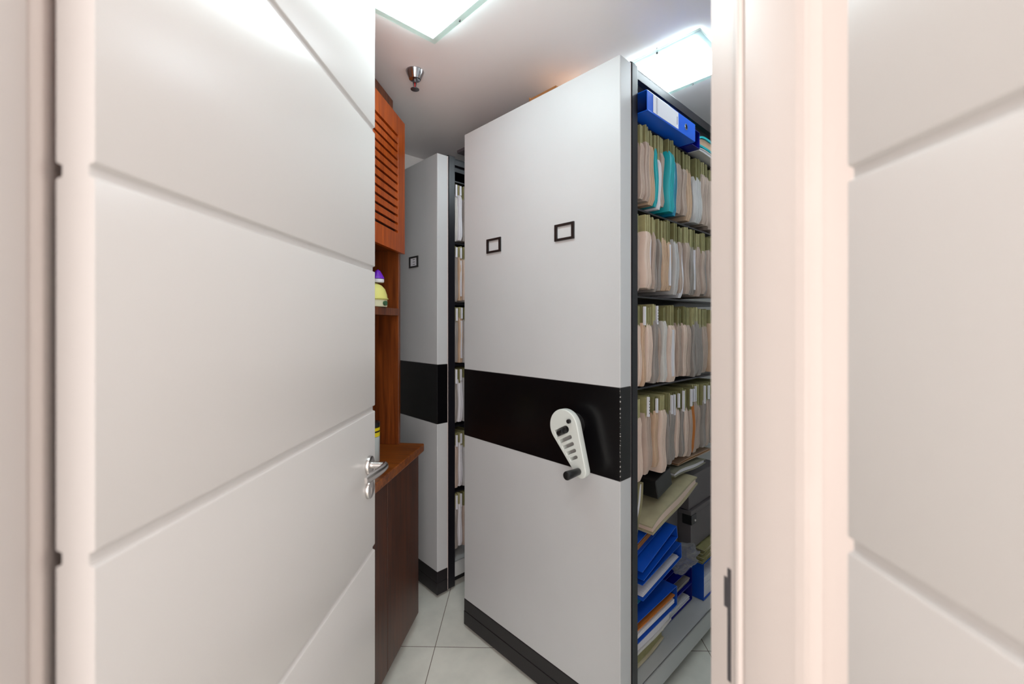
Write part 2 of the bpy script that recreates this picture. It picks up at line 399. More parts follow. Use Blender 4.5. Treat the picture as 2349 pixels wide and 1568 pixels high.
Z_BT, Z_BB, Z_KT = 1.218, 0.908, 0.136
PTOP = 2.323
def unit(label, P, width, length, shelves, deep=0.36):
    o = thing('mobile_shelving_unit', label, 'shelving unit', P, BETA)
    # end panel: grey sheet above and below a black band, black kick plate at the floor
    pt = 0.065
    box('upper_panel', M_GREY, o, 0, pt, 0, width, Z_BT, PTOP, bev=.0025)
    b = box('black_band', M_BLACK, o, -.0012, pt, -.0012, width + .0012, Z_BB, Z_BT, bev=.002); b['label'] = 'glossy black band'
    box('lower_panel', M_GREY, o, 0, pt, 0, width, Z_KT, Z_BB, bev=.0025)
    bm = bmesh.new(); add_box(bm, -.001, pt, -.001, width + .001, .080, Z_KT, bev=.002); add_box(bm, -.002, pt, -.002, width + .002, .016, .0795, bev=.002)
    k = obj('kick_plate', bm, M_PLINTH, o); k['label'] = 'black kick plate'
    box('edge_strip', M_STRIP, o, pt, pt + .0045, .002, width - .002, .016, PTOP + .001)
    # frame
    px0, px1 = pt + .006, .116
    zt = 2.333
    def post(x0, x1, y0, y1):
        bm = bmesh.new(); add_box(bm, x0, x1, y0, y1, .016, zt, bev=.002)
        add_box(bm, x0 + .004, x0 + .012, y0 - .003, y0 + .003, .02, zt - .004)
        return obj('post', bm, M_FRAME, o)
    post(px0, px1, .003, .05); post(length - .05, length, .003, .05)
    if width > .7:
        post(px0, px1, width - .05, width - .003); post(length - .05, length, width - .05, width - .003)
    sides = [0] if width < .7 else [0, 1]
    ymid = width / 2 if width > .7 else width
    box('back_sheet', M_FRAME, o, px1 - .02, length - .02, ymid - .012, ymid - .004, .10, 2.30)
    box('side_sheet', M_FRAME, o, px0 + .004, px0 + .010, .05, width - .05, .10, 2.30)
    for zs in shelves:
        bm = bmesh.new(); add_box(bm, px1 - .03, length - .03, .035, ymid - .013, zs, zs + .0065)
        obj('shelf', bm, M_FRAME, o)
    # top rail: channel section with two lips
    bm = bmesh.new()
    add_box(bm, px1 - .0, length - .05, .006, .010, 2.290, 2.325, bev=.001)
    add_box(bm, px1 - .0, length - .05, .006, .03, 2.290, 2.293)
    add_box(bm, px1 - .0, length - .05, .026, .030, 2.262, 2.293, bev=.001)
    add_box(bm, px1 - .0, length - .05, .006, ymid, 2.318, 2.322)
    obj('top_rail', bm, M_FRAME, o)
    # base shelf and carriage
    bm = bmesh.new(); add_box(bm, px1, length - .05, .004, ymid - .013, .138, .146, bev=.002)
    add_box(bm, px1, length - .05, .004, .010, .064, .146, bev=.002)
    b = obj('base_shelf', bm, M_BEAM, o); b['label'] = 'light grey base shelf'
    bm = bmesh.new(); add_box(bm, pt + .006, length, .05, width - .05, .012, .064)
    for xx in (.3, .9):
        for yy in (.1, width - .1): add_cyl(bm, (xx, yy - .012, .028), (xx, yy + .012, .028), .028)
    obj('carriage', bm, M_DARK, o)
    return o

def band_wear_mat():
    # black enamel with pale chips along the outer vertical edge (within 2 mm of the corner)
    m = M_BLACK.copy(); m.name = 'black_enamel_chipped'; nt = m.node_tree; b = nt.nodes['Principled BSDF']
    tc = nt.nodes.new('ShaderNodeTexCoord'); sp = nt.nodes.new('ShaderNodeSeparateXYZ'); nt.links.new(tc.outputs['Object'], sp.inputs[0])
    lt = nt.nodes.new('ShaderNodeMath'); lt.operation = 'LESS_THAN'; nt.links.new(sp.outputs['Y'], lt.inputs[0]); lt.inputs[1].default_value = .0012
    lx = nt.nodes.new('ShaderNodeMath'); lx.operation = 'LESS_THAN'; nt.links.new(sp.outputs['X'], lx.inputs[0]); lx.inputs[1].default_value = .0012
    mp = nt.nodes.new('ShaderNodeMapping'); nt.links.new(tc.outputs['Object'], mp.inputs[0]); mp.inputs['Scale'].default_value = (60, 60, 130)
    n = nt.nodes.new('ShaderNodeTexNoise'); n.inputs['Scale'].default_value = 1; n.inputs['Detail'].default_value = 4; nt.links.new(mp.outputs[0], n.inputs[0])
    gt = nt.nodes.new('ShaderNodeMath'); gt.operation = 'GREATER_THAN'; nt.links.new(n.outputs[0], gt.inputs[0]); gt.inputs[1].default_value = .55
    a = nt.nodes.new('ShaderNodeMath'); a.operation = 'MULTIPLY'; nt.links.new(lt.outputs[0], a.inputs[0]); nt.links.new(lx.outputs[0], a.inputs[1])
    c = nt.nodes.new('ShaderNodeMath'); c.operation = 'MULTIPLY'; nt.links.new(a.outputs[0], c.inputs[0]); nt.links.new(gt.outputs[0], c.inputs[1])
    mx = nt.nodes.new('ShaderNodeMixRGB'); nt.links.new(c.outputs[0], mx.inputs[0]); mx.inputs[1].default_value = srgb(9, 8, 10); mx.inputs[2].default_value = srgb(170, 168, 165)
    nt.links.new(mx.outputs[0], b.inputs['Base Color'])
    return m
def holder(parent, yc, zc, paper=False):
    bm = bmesh.new(); hw, hh, t = .046, .031, .0115
    add_box(bm, -.006, 0, yc - hw, yc + hw, zc + hh - t * .75, zc + hh); add_box(bm, -.006, 0, yc - hw, yc + hw, zc - hh, zc - hh + t * .75)
    add_box(bm, -.006, 0, yc - hw, yc - hw + t, zc - hh + t * .75, zc + hh - t * .75); add_box(bm, -.006, 0, yc + hw - t, yc + hw, zc - hh + t * .75, zc + hh - t * .75)
    h = obj('label_holder', bm, M_RUBBER, parent); h['label'] = 'black rectangular label holder'
    if paper:
        box('label_card', M_LABEL, h, -.002, -.0005, yc - .034, yc + .034, zc - .022, zc + .022)
        bm = bmesh.new()
        for q in (-1, 0, 1): add_box(bm, -.0026, -.0018, yc - .012, yc + .010, zc + q * .013 - .0015, zc + q * .013 + .0015)
        obj('label_print', bm, M_RUBBER, h)

U1W, U1L = 0.846, 1.25
SH = [2.158, 1.8445, 1.526, 1.190]
u1 = unit('tall grey mobile shelving unit in the middle with a crank handle on its black band', P1, U1W, U1L, SH)
u1_band = [c for c in u1.children if c.name.startswith('black_band')][0]; u1_band.data.materials[0] = band_wear_mat()
holder(u1, .633, 1.773); holder(u1, .2367, 1.772)
# back half of the unit carries the same shelves
u2 = unit('narrow grey mobile shelving unit at the back, between wooden cupboard and nearer unit', P2, 0.52, 0.95, [2.21, 1.87, 1.535, 1.2, 0.865, 0.505])
holder(u2, .2297, 1.777, True)

# ---- crank handle on unit 1 (local plane y-z, standing off towards the camera)
def crank():
    yh, zh, ye, ze = .184, 1.070, .1105, .932
    L = math.hypot(ye - yh, ze - zh); ang = math.atan2(ze - zh, -(ye - yh))   # seen from outside: right = -y
    r1, r2 = .0590, .0215
    outline = []
    # tangent teardrop
    al = math.acos((r1 - r2) / L)
    for k in range(33):
        t = al + (2 * math.pi - 2 * al) * k / 32; outline.append((r1 * math.cos(t), r1 * math.sin(t)))
    for k in range(13):
        t = -al + 2 * al * k / 12; outline.append((L + r2 * math.cos(t), r2 * math.sin(t)))
    loops = [outline]
    # slots: open bays between ribs, on the left half as seen (negative side of the arm)
    def slot(x0, x1, ya, yb):
        pts = []; r = (x1 - x0) / 2
        pts += [(x0, ya), (x1, ya)]
        for k in range(7): 
            t = k * math.pi / 6; pts.append(((x0 + x1) / 2 + r * math.cos(t), yb - r + r * math.sin(t)))
        return pts
    for x0, x1, ya, yb in ((-.004, .0255, -.048, .023), (.0315, .0495, -.0435, .022), (.0555, .073, -.038, .020), (.079, .0955, -.032, .018), (.1015, .117, -.026, .014)):
        loops.append(slot(x0, x1, ya, yb))
    # local (x along arm, y across) -> unit space
    ux = Vector((0, -math.cos(ang), math.sin(ang))); uy = Vector((0, math.sin(ang) , math.cos(ang)))
    if uy.z < 0: uy = -uy
    uz = Vector((-1, 0, 0))
    def M(xo):
        m = Matrix.Identity(4)
        for r_ in range(3):
            m[r_][0] = ux[r_]; m[r_][1] = uy[r_]; m[r_][2] = uz[r_]
        m[0][3] = xo; m[1][3] = yh; m[2][3] = zh
        return m
    body = solid_from_loops('crank_handle', loops, 0.0100, .0030, M_CRANK, u1, M(-.060))
    body['label'] = 'pale grey slotted crank handle'
    solid_from_loops('back_plate', [[(x * .93 + .002, y * .9) for x, y in outline]], .003, .001, mat('crank_inside', srgb(165, 163, 162), .5), body, M(-.046))
    cyl('hub', M_RUBBER, body, (-.043, yh, zh), (-.001, yh, zh), .034, .040, 32)
    # latch in the first bay
    c = Vector((-.070, yh, zh)) + ux * .013
    bm = bmesh.new(); add_cyl(bm, c + uy * -.034, c + uy * .012, .0105, .0105, 20, .002); add_cyl(bm, c + uy * -.010 + Vector((-.012, 0, 0)), c + uy * .002 + Vector((-.012, 0, 0)), .009, .009, 20, .002)
    obj('latch', bm, M_RUBBER, body, smooth=True)
    p = Vector((-.086, yh, zh)) + ux * -.008 + uy * .040
    cyl('lock_button', M_RUBBER, body, p, p + Vector((.010, 0, 0)), .0075, .0075, 20, .0015)
    e = Vector((-.083, yh, zh)) + ux * (L - .002)
    bm = bmesh.new(); add_cyl(bm, e + Vector((.006, 0, 0)), e + Vector((-.062, 0, 0)), .0115, .0150, 28, .004)
    obj('crank_knob', bm, M_RUBBER, body, smooth=True)
crank()

# ------------------------------------------------------------------ hanging folders
rnd = random.Random(7)
ORD = ['', 'first', 'second', 'third', 'fourth', 'fifth', 'sixth', 'seventh', 'eighth', 'ninth', 'tenth', 'eleventh', 'twelfth', 'thirteenth', 'fourteenth',
       'fifteenth', 'sixteenth', 'seventeenth', 'eighteenth', 'nineteenth', 'twentieth', 'twenty-first', 'twenty-second', 'twenty-third', 'twenty-fourth']
ROWN = {1: 'top', 2: 'second', 3: 'third', 4: 'fourth', 5: 'fifth', 6: 'bottom'}
def u1pt(x, y, z): return P1 + BD * x + AD * y + Vector((0, 0, z))
def u2pt(x, y, z): return P2 + BD * x + AD * y + Vector((0, 0, z))
G, T, P, D, C, W, Q, E, O, L = 'grey brown', 'tan', 'pinkish beige', 'dark grey', 'cool grey', 'white', 'turquoise', 'teal', 'orange', 'pale grey'
def row(rown, items, ztop, zbot, tabh, labels=()):
    for i, it in enumerate(items):
        px0, px1, c = it[:3]; opt = it[3] if len(it) > 3 else {}
        e = .014
        xa, _ = shelf_pt(px0, HY, e); xb, _ = shelf_pt(px1, HY, e)
        wd = xb - xa; x = (xa + xb) / 2
        n = i + 1
        cc = c
        lab = '%s hanging folder, %s from the black post in the %s folder row' % (cc, ORD[n], ROWN[rown])
        if opt.get('white'): lab = '%s folder holding white papers, %s from the post, %s folder row' % (cc, ORD[n], ROWN[rown])
        folder('hanging_folder', lab, x, wd * .90, ztop + rnd.uniform(-.010, .004), ztop - tabh + rnd.uniform(-.016, .012) + opt.get('up', 0), zbot + rnd.uniform(-.006, .012) + opt.get('dn', 0),
               e + rnd.uniform(-.008, .008) - opt.get('out', 0), FOLD[c], u1pt, lean=rnd.uniform(-.0006, .0006) + .0015 * math.sin(i * .6 + rown), bow=.0035 * math.sin(i * .45 + rown * 2),
               tabc=None if opt.get('notab') else M_OLIVE, lab=opt.get('lab', 0), tabw=rnd.uniform(.7, .98),
               group='hanging folders in the %s row of the near unit' % ROWN[rown], rnd=rnd, white=opt.get('white', False))
f1 = lambda a: 1400 + a / 3.92
row(1, [(f1(252), f1(298), G), (f1(300), f1(345), G), (f1(347), f1(408), T), (f1(410), f1(440), Q, dict(up=.015)), (f1(441), f1(468), W, dict(up=-.02, dn=-.01)), (f1(470), f1(503), G),
        (f1(505), f1(563), Q, dict(up=.02, dn=-.013, out=.012)), (f1(565), f1(598), E, dict(dn=-.013)), (f1(600), f1(655), G), (f1(657), f1(700), G), (f1(702), f1(755), T), (f1(757), f1(828), C, dict(up=-.01)),
        (f1(830), f1(868), G), (f1(870), f1(900), G), (f1(902), f1(990), G, dict(lab=2)), (f1(992), f1(1040), G), (f1(1042), f1(1090), G)], 2.152, 1.872, .062)
f2 = lambda a: 1420 + a / 4.9
row(2, [(f2(212), f2(245), G), (f2(247), f2(328), P, dict(out=.01)), (f2(330), f2(374), G, dict(white=True)), (f2(376), f2(410), G), (f2(411), f2(440), D), (f2(441), f2(474), D), (f2(476), f2(545), T),
        (f2(547), f2(609), T, dict(white=True)), (f2(611), f2(663), C), (f2(665), f2(700), G), (f2(701), f2(743), W, dict(dn=-.01)), (f2(745), f2(798), G), (f2(800), f2(829), D), (f2(831), f2(878), D, dict(white=True)),
        (f2(880), f2(928), G), (f2(930), f2(968), G), (f2(970), f2(998), D), (f2(1000), f2(1028), G), (f2(1030), f2(1058), G), (f2(1060), f2(1100), G), (f2(1102), f2(1140), D)], 1.836, 1.553, .070)
f3 = lambda a: 1420 + a / 3.565
row(3, [(f3(148), f3(179), P, dict()), (f3(181), f3(213), T, dict(lab=1)), (f3(215), f3(268), P, dict(up=.012)), (f3(270), f3(303), D), (f3(304), f3(334), D, dict(lab=2)), (f3(336), f3(360), G), (f3(361), f3(398), L), (f3(400), f3(466), P, dict(white=True)),
        (f3(468), f3(499), G), (f3(500), f3(525), G), (f3(526), f3(560), P), (f3(561), f3(594), G), (f3(595), f3(619), D), (f3(620), f3(648), D), (f3(649), f3(688), D), (f3(690), f3(738), G), (f3(740), f3(790), T), (f3(792), f3(830), G)], 1.503, 1.207, .068)
row(4, [(f3(148), f3(208), P, dict(dn=-.02)), (f3(210), f3(249), G, dict(lab=2)), (f3(250), f3(288), G), (f3(289), f3(328), T, dict(lab=1)), (f3(330), f3(384), P, dict(up=.012, out=.014, dn=-.014)), (f3(386), f3(411), D), (f3(412), f3(441), D, dict(lab=1)),
        (f3(442), f3(470), D, dict(lab=1)), (f3(471), f3(500), P, dict(lab=1)), (f3(501), f3(526), D, dict(lab=1)), (f3(527), f3(562), P), (f3(563), f3(590), G, dict(lab=1)), (f3(591), f3(618), O, dict(lab=1, up=.01)), (f3(619), f3(649), G, dict(lab=1)),
        (f3(650), f3(680), G), (f3(681), f3(709), D, dict(lab=1)), (f3(710), f3(739), G, dict(lab=1)), (f3(740), f3(770), D), (f3(771), f3(800), G, dict(lab=1)), (f3(801), f3(830), G)], 1.166, .880, .072)
# unit 2: what shows through the gap between the units
rows2 = [(2.198, 1.885, [L, W, D, G]), (1.860, 1.556, [D, T, P, L]), (1.524, 1.216, [D, T, C, G]), (1.186, .888, [D, W, C, G]), (.835, .530, [G, W, C, G]), (.500, .205, [D, W, G, D])]
for ri, (zt, zb, cs) in enumerate(rows2):
    x = .122
    for i, c in enumerate(cs):
        wd = (.030, .032, .038, .03)[i] * rnd.uniform(.85, 1.1)
        folder('hanging_folder', '%s folder in the back unit, %s row down, %s from its black post' % (c, ['', 'first', 'second', 'third', 'fourth', 'fifth', 'sixth'][ri + 1], ORD[i + 1]),
               x + wd / 2, wd * .86, zt, zt - .062 + rnd.uniform(-.02, .01), zb + rnd.uniform(-.004, .008), .018, FOLD[c], u2pt, lean=rnd.uniform(-.0005, .0005), bow=.003 * math.sin(ri * 2 + 1 + i * .3),
               lab=1, group='hanging folders in the back unit', rnd=rnd, white=(i == 1 and c != W), depth=.25)
        x += wd + .001

# ------------------------------------------------------------------ binders and loose files
def binder(label, x, y, z, L=.28, th=.075, dep=.30, tilt=0.0, yaw=0.0, mb=M_BLUE, papers=M_PAPER, spine_end=1, ph=.7, extra=None, open_=0.0, name='ring_binder', cat='binder', hole=False):
    """lies on its side: two covers and a spine (spine towards +x when spine_end is 1), long edge into the shelf"""
    o = thing(name, label, cat, u1pt(x, y, z), rot=(Matrix.Rotation(BETA + yaw, 4, 'Z') @ Matrix.Rotation(-tilt, 4, 'Y')).to_euler())
    s = spine_end
    X = (lambda t: t) if s > 0 else (lambda t: L - t)
    bm = bmesh.new(); c = .0028
    def bx(x0, x1, z0, z1, z0b=None, z1b=None):
        a, b = X(x0), X(x1)
        if a > b: a, b, = b, a; 
        add_box(bm, a, b, 0, dep, z0, z1, bev=.0008)
    bx(0, L, 0, c)
    n0 = len(bm.verts)
    bx(0, L, th - c, th)
    if open_:
        bm.verts.ensure_lookup_table()
        for v in bm.verts[n0:]:
            k = (L - v.co.x if s > 0 else v.co.x)
            v.co.z += k * math.tan(open_)
    bx(L - c, L, c, th - c)
    cv = obj('cover', bm, mb, o)
    if papers:
        bm = bmesh.new(); n = 5
        for k in range(n):
            z0 = c + .001 + (th * ph) * k / n; ji = rnd.uniform(0, .012)
            add_box(bm, *(sorted((X(.012 + ji), X(L - .012)))), .006 + rnd.uniform(0, .01), dep - .02, z0, z0 + th * ph / n - .0006)
        obj('papers', bm, papers, o)
    if extra:
        bm = bmesh.new(); add_box(bm, *(sorted((X(.004), X(L - .016)))), .002, dep - .03, c + th * ph + .002, c + th * ph + .007)
        obj('divider', bm, extra, o)
    return o
def folio(name, label, cat, x, y, z, L, th, dep, tilt, m, yaw=0.0, wave=.006, papers=None, roll=0.0):
    """a soft folder: curved layered slab"""
    o = thing(name, label, cat, u1pt(x, y, z), rot=(Matrix.Rotation(BETA + yaw, 4, 'Z') @ Matrix.Rotation(-tilt, 4, 'Y') @ Matrix.Rotation(roll, 4, 'X')).to_euler())
    def slab(z0, z1, inset, mt, nm):
        bm = bmesh.new(); nx, ny = 14, 6; top = []; bot = []
        for i in range(nx + 1):
            for j in range(ny + 1):
                u, v = i / nx, j / ny
                xx = inset + (L - 2 * inset) * u; yy = inset * .6 + (dep - inset) * v
                wv = wave * math.sin(3.1 * u + 1.7 * v + th * 70) + wave * .5 * math.sin(7 * u + 3 * v)
                k = 1 - .35 * (2 * u - 1) ** 4
                top.append(bm.verts.new((xx, yy, z1 * k + wv))); bot.append(bm.verts.new((xx, yy, z0 * k + wv)))
        I = lambda i, j: i * (ny + 1) + j
        for i in range(nx):
            for j in range(ny):
                bm.faces.new((top[I(i, j)], top[I(i + 1, j)], top[I(i + 1, j + 1)], top[I(i, j + 1)]))
                bm.faces.new((bot[I(i, j)], bot[I(i, j + 1)], bot[I(i + 1, j + 1)], bot[I(i + 1, j)]))
        for i in range(nx):
            for j in (0, ny): bm.faces.new((top[I(i, j)], bot[I(i, j)], bot[I(i + 1, j)], top[I(i + 1, j)]))
        for j in range(ny):
            for i in (0, nx): bm.faces.new((top[I(i, j)], top[I(i, j + 1)], bot[I(i, j + 1)], bot[I(i, j)]))
        return obj(nm, bm, mt, o, smooth=True)
    slab(0, th * .18, 0, m, 'lower_cover'); slab(th * .82, th, .0, m, 'upper_cover')
    slab(th * .2, th * .8, .008, papers or M_PAPER, 'papers')
    return o

# top compartment
e = .0; x0, z0 = shelf_pt(1486, 252, -.03)
tb = thing('lever_arch_file', 'bright blue lever arch file lying on its side on the top shelf', 'binder', u1pt(.122, -.030, 2.169), BETA)
bm = bmesh.new(); Lb, tb_h, db = .383, .073, .27
add_box(bm, 0, Lb, 0, .003, .002, tb_h - .002, bev=.0012); add_box(bm, 0, Lb, .003, db, 0, .0028, bev=.0008); add_box(bm, 0, Lb, .003, db, tb_h - .0028, tb_h, bev=.0008)
add_box(bm, .004, Lb - .004, -.0002, .004, .0, .004, bev=.001)
obj('cover', bm, M_BBLUE, tb)
o = box('spine_label', M_LABEL, tb, .040, .232, -.0008, .0002, .006, .068); o['label'] = 'white spine label'
bm = bmesh.new(); add_box(bm, .220, .2235, -.0013, -.0007, .020, .050); add_box(bm, .062, .0632, -.0013, -.0007, .008, .066); add_box(bm, .068, .069, -.0013, -.0007, .008, .066)
obj('label_print', bm, mat('pale_print', srgb(110, 110, 135), .6), tb)
bm = bmesh.new()
for k in range(24):
    a0, a1 = 2 * math.pi * k / 24, 2 * math.pi * (k + 1) / 24
    q = [bm.verts.new((.300 + r * math.cos(a), yy, .036 + r * math.sin(a))) for (r, yy, a) in ((.0125, -.0006, a0), (.0125, -.0006, a1), (.0098, -.0016, a1), (.0098, -.0016, a0))]
    bm.faces.new(q)
bmesh.ops.remove_doubles(bm, verts=bm.verts, dist=1e-5); 
obj('ring_rim', bm, M_CHROME, tb, smooth=True)
cyl('finger_hole_shade', M_DARK, tb, (.300, -.0009, .036), (.300, .002, .036), .0098)  # dark disc painting the shade inside the hole
box('papers', M_PAPER, tb, .14, Lb - .012, .02, db - .02, .006, .05)
binder('deep blue binder end beside the bright blue file on the top shelf', .515, -.012, 2.169, L=.075, th=.070, dep=.27, mb=M_DBLUE, papers=None)
folio('document_folder', 'turquoise folder stuffed with papers at the right of the top shelf', 'file folder', .612, .000, 2.197, .26, .055, .25, .0, M_TURQ, papers=FOLD['tan'], wave=.003)
folio('document_folder', 'thin white paper bundle under the turquoise folder on the top shelf', 'papers', .612, .0, 2.172, .26, .018, .25, .0, FOLD['pale grey'], wave=.002)

# bottom compartment, pile by the near post, from the base shelf up
S = .147
folio('paper_folder', 'crumpled beige folder at the very bottom of the pile, beside the near post', 'file folder', .125, .05, S + .008, .27, .060, .28, .02, mat('crumpled_beige', srgb(190, 180, 150), .7, noise=.15, nscale=15), wave=.006, papers=M_OLIVE)
folio('paper_folder', 'flat pale folder directly under the blue binder with the orange divider', 'file folder', .120, .03, .232, .30, .050, .28, .02, FOLD['pale grey'], wave=.004)
binder('blue binder full of papers with an orange divider, low in the pile', .125, .015, .292, L=.315, th=.078, tilt=R(1), papers=M_PAPER, ph=.50, extra=M_ORANGE)
binder('dark blue binder with thin papers, above the binder with the orange divider', .120, .050, .384, L=.270, th=.052, tilt=R(4), yaw=R(2), mb=M_TEAL, ph=.55)
binder('blue binder with open white inner cover, just under the tilted bright blue binder', .140, -.004, .452, L=.340, th=.060, tilt=R(4), yaw=R(3), papers=M_PAPER, ph=.12, mb=M_BLUE)
binder('bright blue binder tilted upward in the middle of the pile', .137, -.008, .527, L=.27, th=.050, tilt=R(14), papers=None, mb=M_BLUE, open_=R(-3))
binder('short blue binder end under the fat beige folder', .162, .03, .592, L=.185, th=.045, tilt=R(13.5), papers=M_CARTON, mb=M_BLUE, ph=.8)
folio('stuffed_folder', 'fat greenish beige folder bulging out on top of the blue binders', 'file folder', .207, -.005, .665, .39, .050, .28, R(12.5), mat('greenish_beige', srgb(168, 160, 130), .6, noise=.1), wave=.006, papers=FOLD['pinkish beige'])
folio('stuffed_folder', 'olive folder leaning against the near post above the pile', 'file folder', .161, .03, .652, .20, .036, .26, R(79), mat('olive_grey_card', srgb(140, 134, 100), .6, noise=.1), wave=.006)
nb = thing('notebook', 'black notebook standing on the fat beige folder under the fourth row', 'notebook', u1pt(.292, .02, .762), rot=(Matrix.Rotation(BETA, 4, 'Z') @ Matrix.Rotation(R(-14), 4, 'Y')).to_euler())
box('cover', M_RUBBER, nb, 0, .12, 0, .20, .0, .075, bev=.003); box('papers', M_PAPER, nb, .004, .121, .004, .19, .004, .010)
folio('document_folder', 'grey green folder of papers sloping up to the right under the fourth row', 'file folder', .45, .03, .801, .30, .026, .27, R(0), mat('grey_green_card', srgb(130, 128, 112), .6), wave=.004)
folio('document_folder', 'brown edged folder sloping above the archive boxes', 'file folder', .50, .04, .838, .34, .012, .27, R(0), FOLD['tan'], wave=.001, papers=M_CARTON)
# dark archive boxes with black corner clips
def abox(label, x, y, z, wd, h, dp=.30, clip=(0,)):
    o = thing('archive_box', label, 'box', u1pt(x, y, z), BETA, 'dark grey archive boxes')
    box('box_body', M_BOX, o, 0, wd, 0, dp, 0, h - .004, bev=.002)
    box('box_lid', M_BOX, o, -.001, wd + .001, -.002, dp, h - .022, h, bev=.002)
    bm = bmesh.new(); add_box(bm, -.002, .05, -.005, .04, h - .062, h - .018, bev=.002)
    c = obj('clip', bm, M_RUBBER, o)
    cyl('button', M_CHROME, o, (.030, -.005, h - .046), (.030, -.009, h - .046), .006, .005, 16)
    return o
abox('lower dark grey archive box at the right behind the binders', .70, .075, .402, .33, .175)
abox('upper dark grey archive box stacked on the lower one at the right', .70, .085, .580, .33, .150)
abox('small dark grey archive box left of the two stacked boxes', .53, .13, .40, .155, .23, dp=.26)
# binders below the boxes
binder('navy binder lying on the base shelf in the middle, spine to the right', .448, .09, S, L=.30, th=.075, mb=M_DBLUE, papers=M_PAPER, ph=.2, tilt=R(1))
binder('navy binder on top of the navy binder on the base shelf', .448, .085, .226, L=.29, th=.075, mb=M_DBLUE, papers=FOLD['dark grey'], ph=.3, tilt=R(2))
binder('narrow navy binder just under the small archive box', .448, .11, .313, L=.29, th=.06, mb=M_DBLUE, papers=None, tilt=R(4))
binder('blue binder with red and white papers on the base shelf, right side', .78, .05, S, L=.30, th=.17, mb=M_BLUE, papers=M_PAPER, ph=.5, tilt=R(0), spine_end=-1)
for k in range(4):
    folio('paper_folder', ['lowest', 'second', 'third', 'topmost'][k] + ' of four thin olive folders stacked on the right blue binder', 'file folder', .765 + .004 * k, .05 - .006 * (k % 2), .322 + .017 * k, .29, .014, .26, R(1), M_OLIVE, wave=.001)
# clear plastic bag
M_BAG = mat('clear_plastic', srgb(190, 190, 195), .15, trans=.6, alpha=.55)
bm = bmesh.new(); bmesh.ops.create_icosphere(bm, subdivisions=4, radius=1)
for v in bm.verts:
    n = math.sin(v.co.x * 9 + v.co.y * 5) * .16 + math.sin(v.co.z * 13 + v.co.x * 11) * .14 + abs(math.sin(v.co.x * 17 - v.co.y * 13)) * .12
    v.co = v.co * (1 + n); v.co = Vector((v.co.x * .070, v.co.y * .05, v.co.z * .013 + v.co.x * .024 + abs(v.co.y) * .006))
tag(obj('plastic_bag', bm, M_BAG, None, loc=u1pt(.575, .055, .420), rotz=BETA, smooth=False), 'crumpled clear plastic bag beside the dark archive boxes', 'bag')

# cardboard on top of the unit
cb = thing('cardboard_box', 'brown flattened cardboard box lying on top of the middle unit', 'box', u1pt(.085, .352, 2.3335), BETA)
box('box_body', M_CARTON, cb, 0, .26, 0, .15, 0, .060, bev=.002)
box('flap', M_CARTON, cb, 0, .26, .148, .151, .01, .066)

# ------------------------------------------------------------------ wooden furniture on the left
CF = Vector((-0.444, 2.060, 0))                      # far front corner of the base cupboard
def cpt(x, y, z): 
    # x measured back towards the camera from the far end, y depth to the wall
    return CF - CD * x + Vector((-CD.y, CD.x, 0)) * y + Vector((0, 0, z))
# local frame: +x = CD, +y = towards the wall; far end at x=0, near end negative
def cthing(name, label, cat, x=0, y=0, z=0): return thing(name, label, cat, CF + CD * x + Vector((-CD.y, CD.x, 0)) * y + Vector((0, 0, z)), CANG)
bc = cthing('base_cupboard', 'reddish wooden base cupboard, darkened for shade, behind the open door', 'cupboard')
box('carcass', M_WOODD, bc, -1.07, -.0005, .019, .575, .06, .822)
for k in range(3):
    x1 = -.357 * k - .001; x0 = -.357 * (k + 1) + .001
    dr = box('door', M_WOODD, bc, x0, x1, .0, .018, .062, .815, bev=.001)
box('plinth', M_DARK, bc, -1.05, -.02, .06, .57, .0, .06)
wt = cthing('worktop', 'thick brown wooden worktop on the base cupboard', 'worktop')
wt_o = box('top_board', M_TOPW, wt, -1.08, .018, -.022, .59, .823, .860, bev=.004)
hu = cthing('wall_cupboard', 'tall wooden wall cupboard with louvred door and open shelf above the worktop', 'cupboard')
Y0 = .090
def hbox(nm, *d, m=M_WOOD, bev=.001): return box(nm, m, hu, *d, bev=bev)
hbox('side_panel', -.022, .0, Y0, .50, .861, 2.345)
hbox('side_panel', -.95, -.928, Y0, .50, .861, 2.345)
hbox('back_panel', -.928, -.022, .485, .50, .861, 2.345)
hbox('shelf', -.928, -.022, Y0, .484, 1.470, 1.503)
hbox('shelf', -.928, -.022, Y0 + .002, .484, 1.775, 1.800)
hbox('cornice', -.93, -.002, Y0 + .036, .50, 2.346, 2.497)
def louvre_door(x0, x1):
    z0, z1 = 1.763, 2.385
    y0, y1 = Y0 - .021, Y0 - .002
    st = .082
    bm = bmesh.new()
    add_box(bm, x0, x0 + st, y0, y1, z0, z1, bev=.001); add_box(bm, x1 - st, x1, y0, y1, z0, z1, bev=.001)
    add_box(bm, x0 + st, x1 - st, y0, y1, z0, 1.846); add_box(bm, x0 + st, x1 - st, y0, y1, 2.296, z1)
    d = obj('louvre_door', bm, M_WOODL, hu)
    bm = bmesh.new(); pitch = .0364
    for k in range(12):
        z = 1.853 + .0045 + k * pitch
        pts = [(y0 + .001, z), (y0 + .001, z + pitch - .011), (y1, z + pitch - .004), (y1, z + .004)]
        add_prism(bm, pts, 'x', x0 + st - .001, x1 - st + .001)
    obj('louvre_slats', bm, M_WOODL, d)
    box('slat_shade_sheet', M_DARK, d, x0 + .02, x1 - .02, y1 - .0012, y1 - .0002, z0 + .03, z1 - .03)  # near-black sheet painting the shade behind the slats
louvre_door(-.47, .004); louvre_door(-.948, -.474)

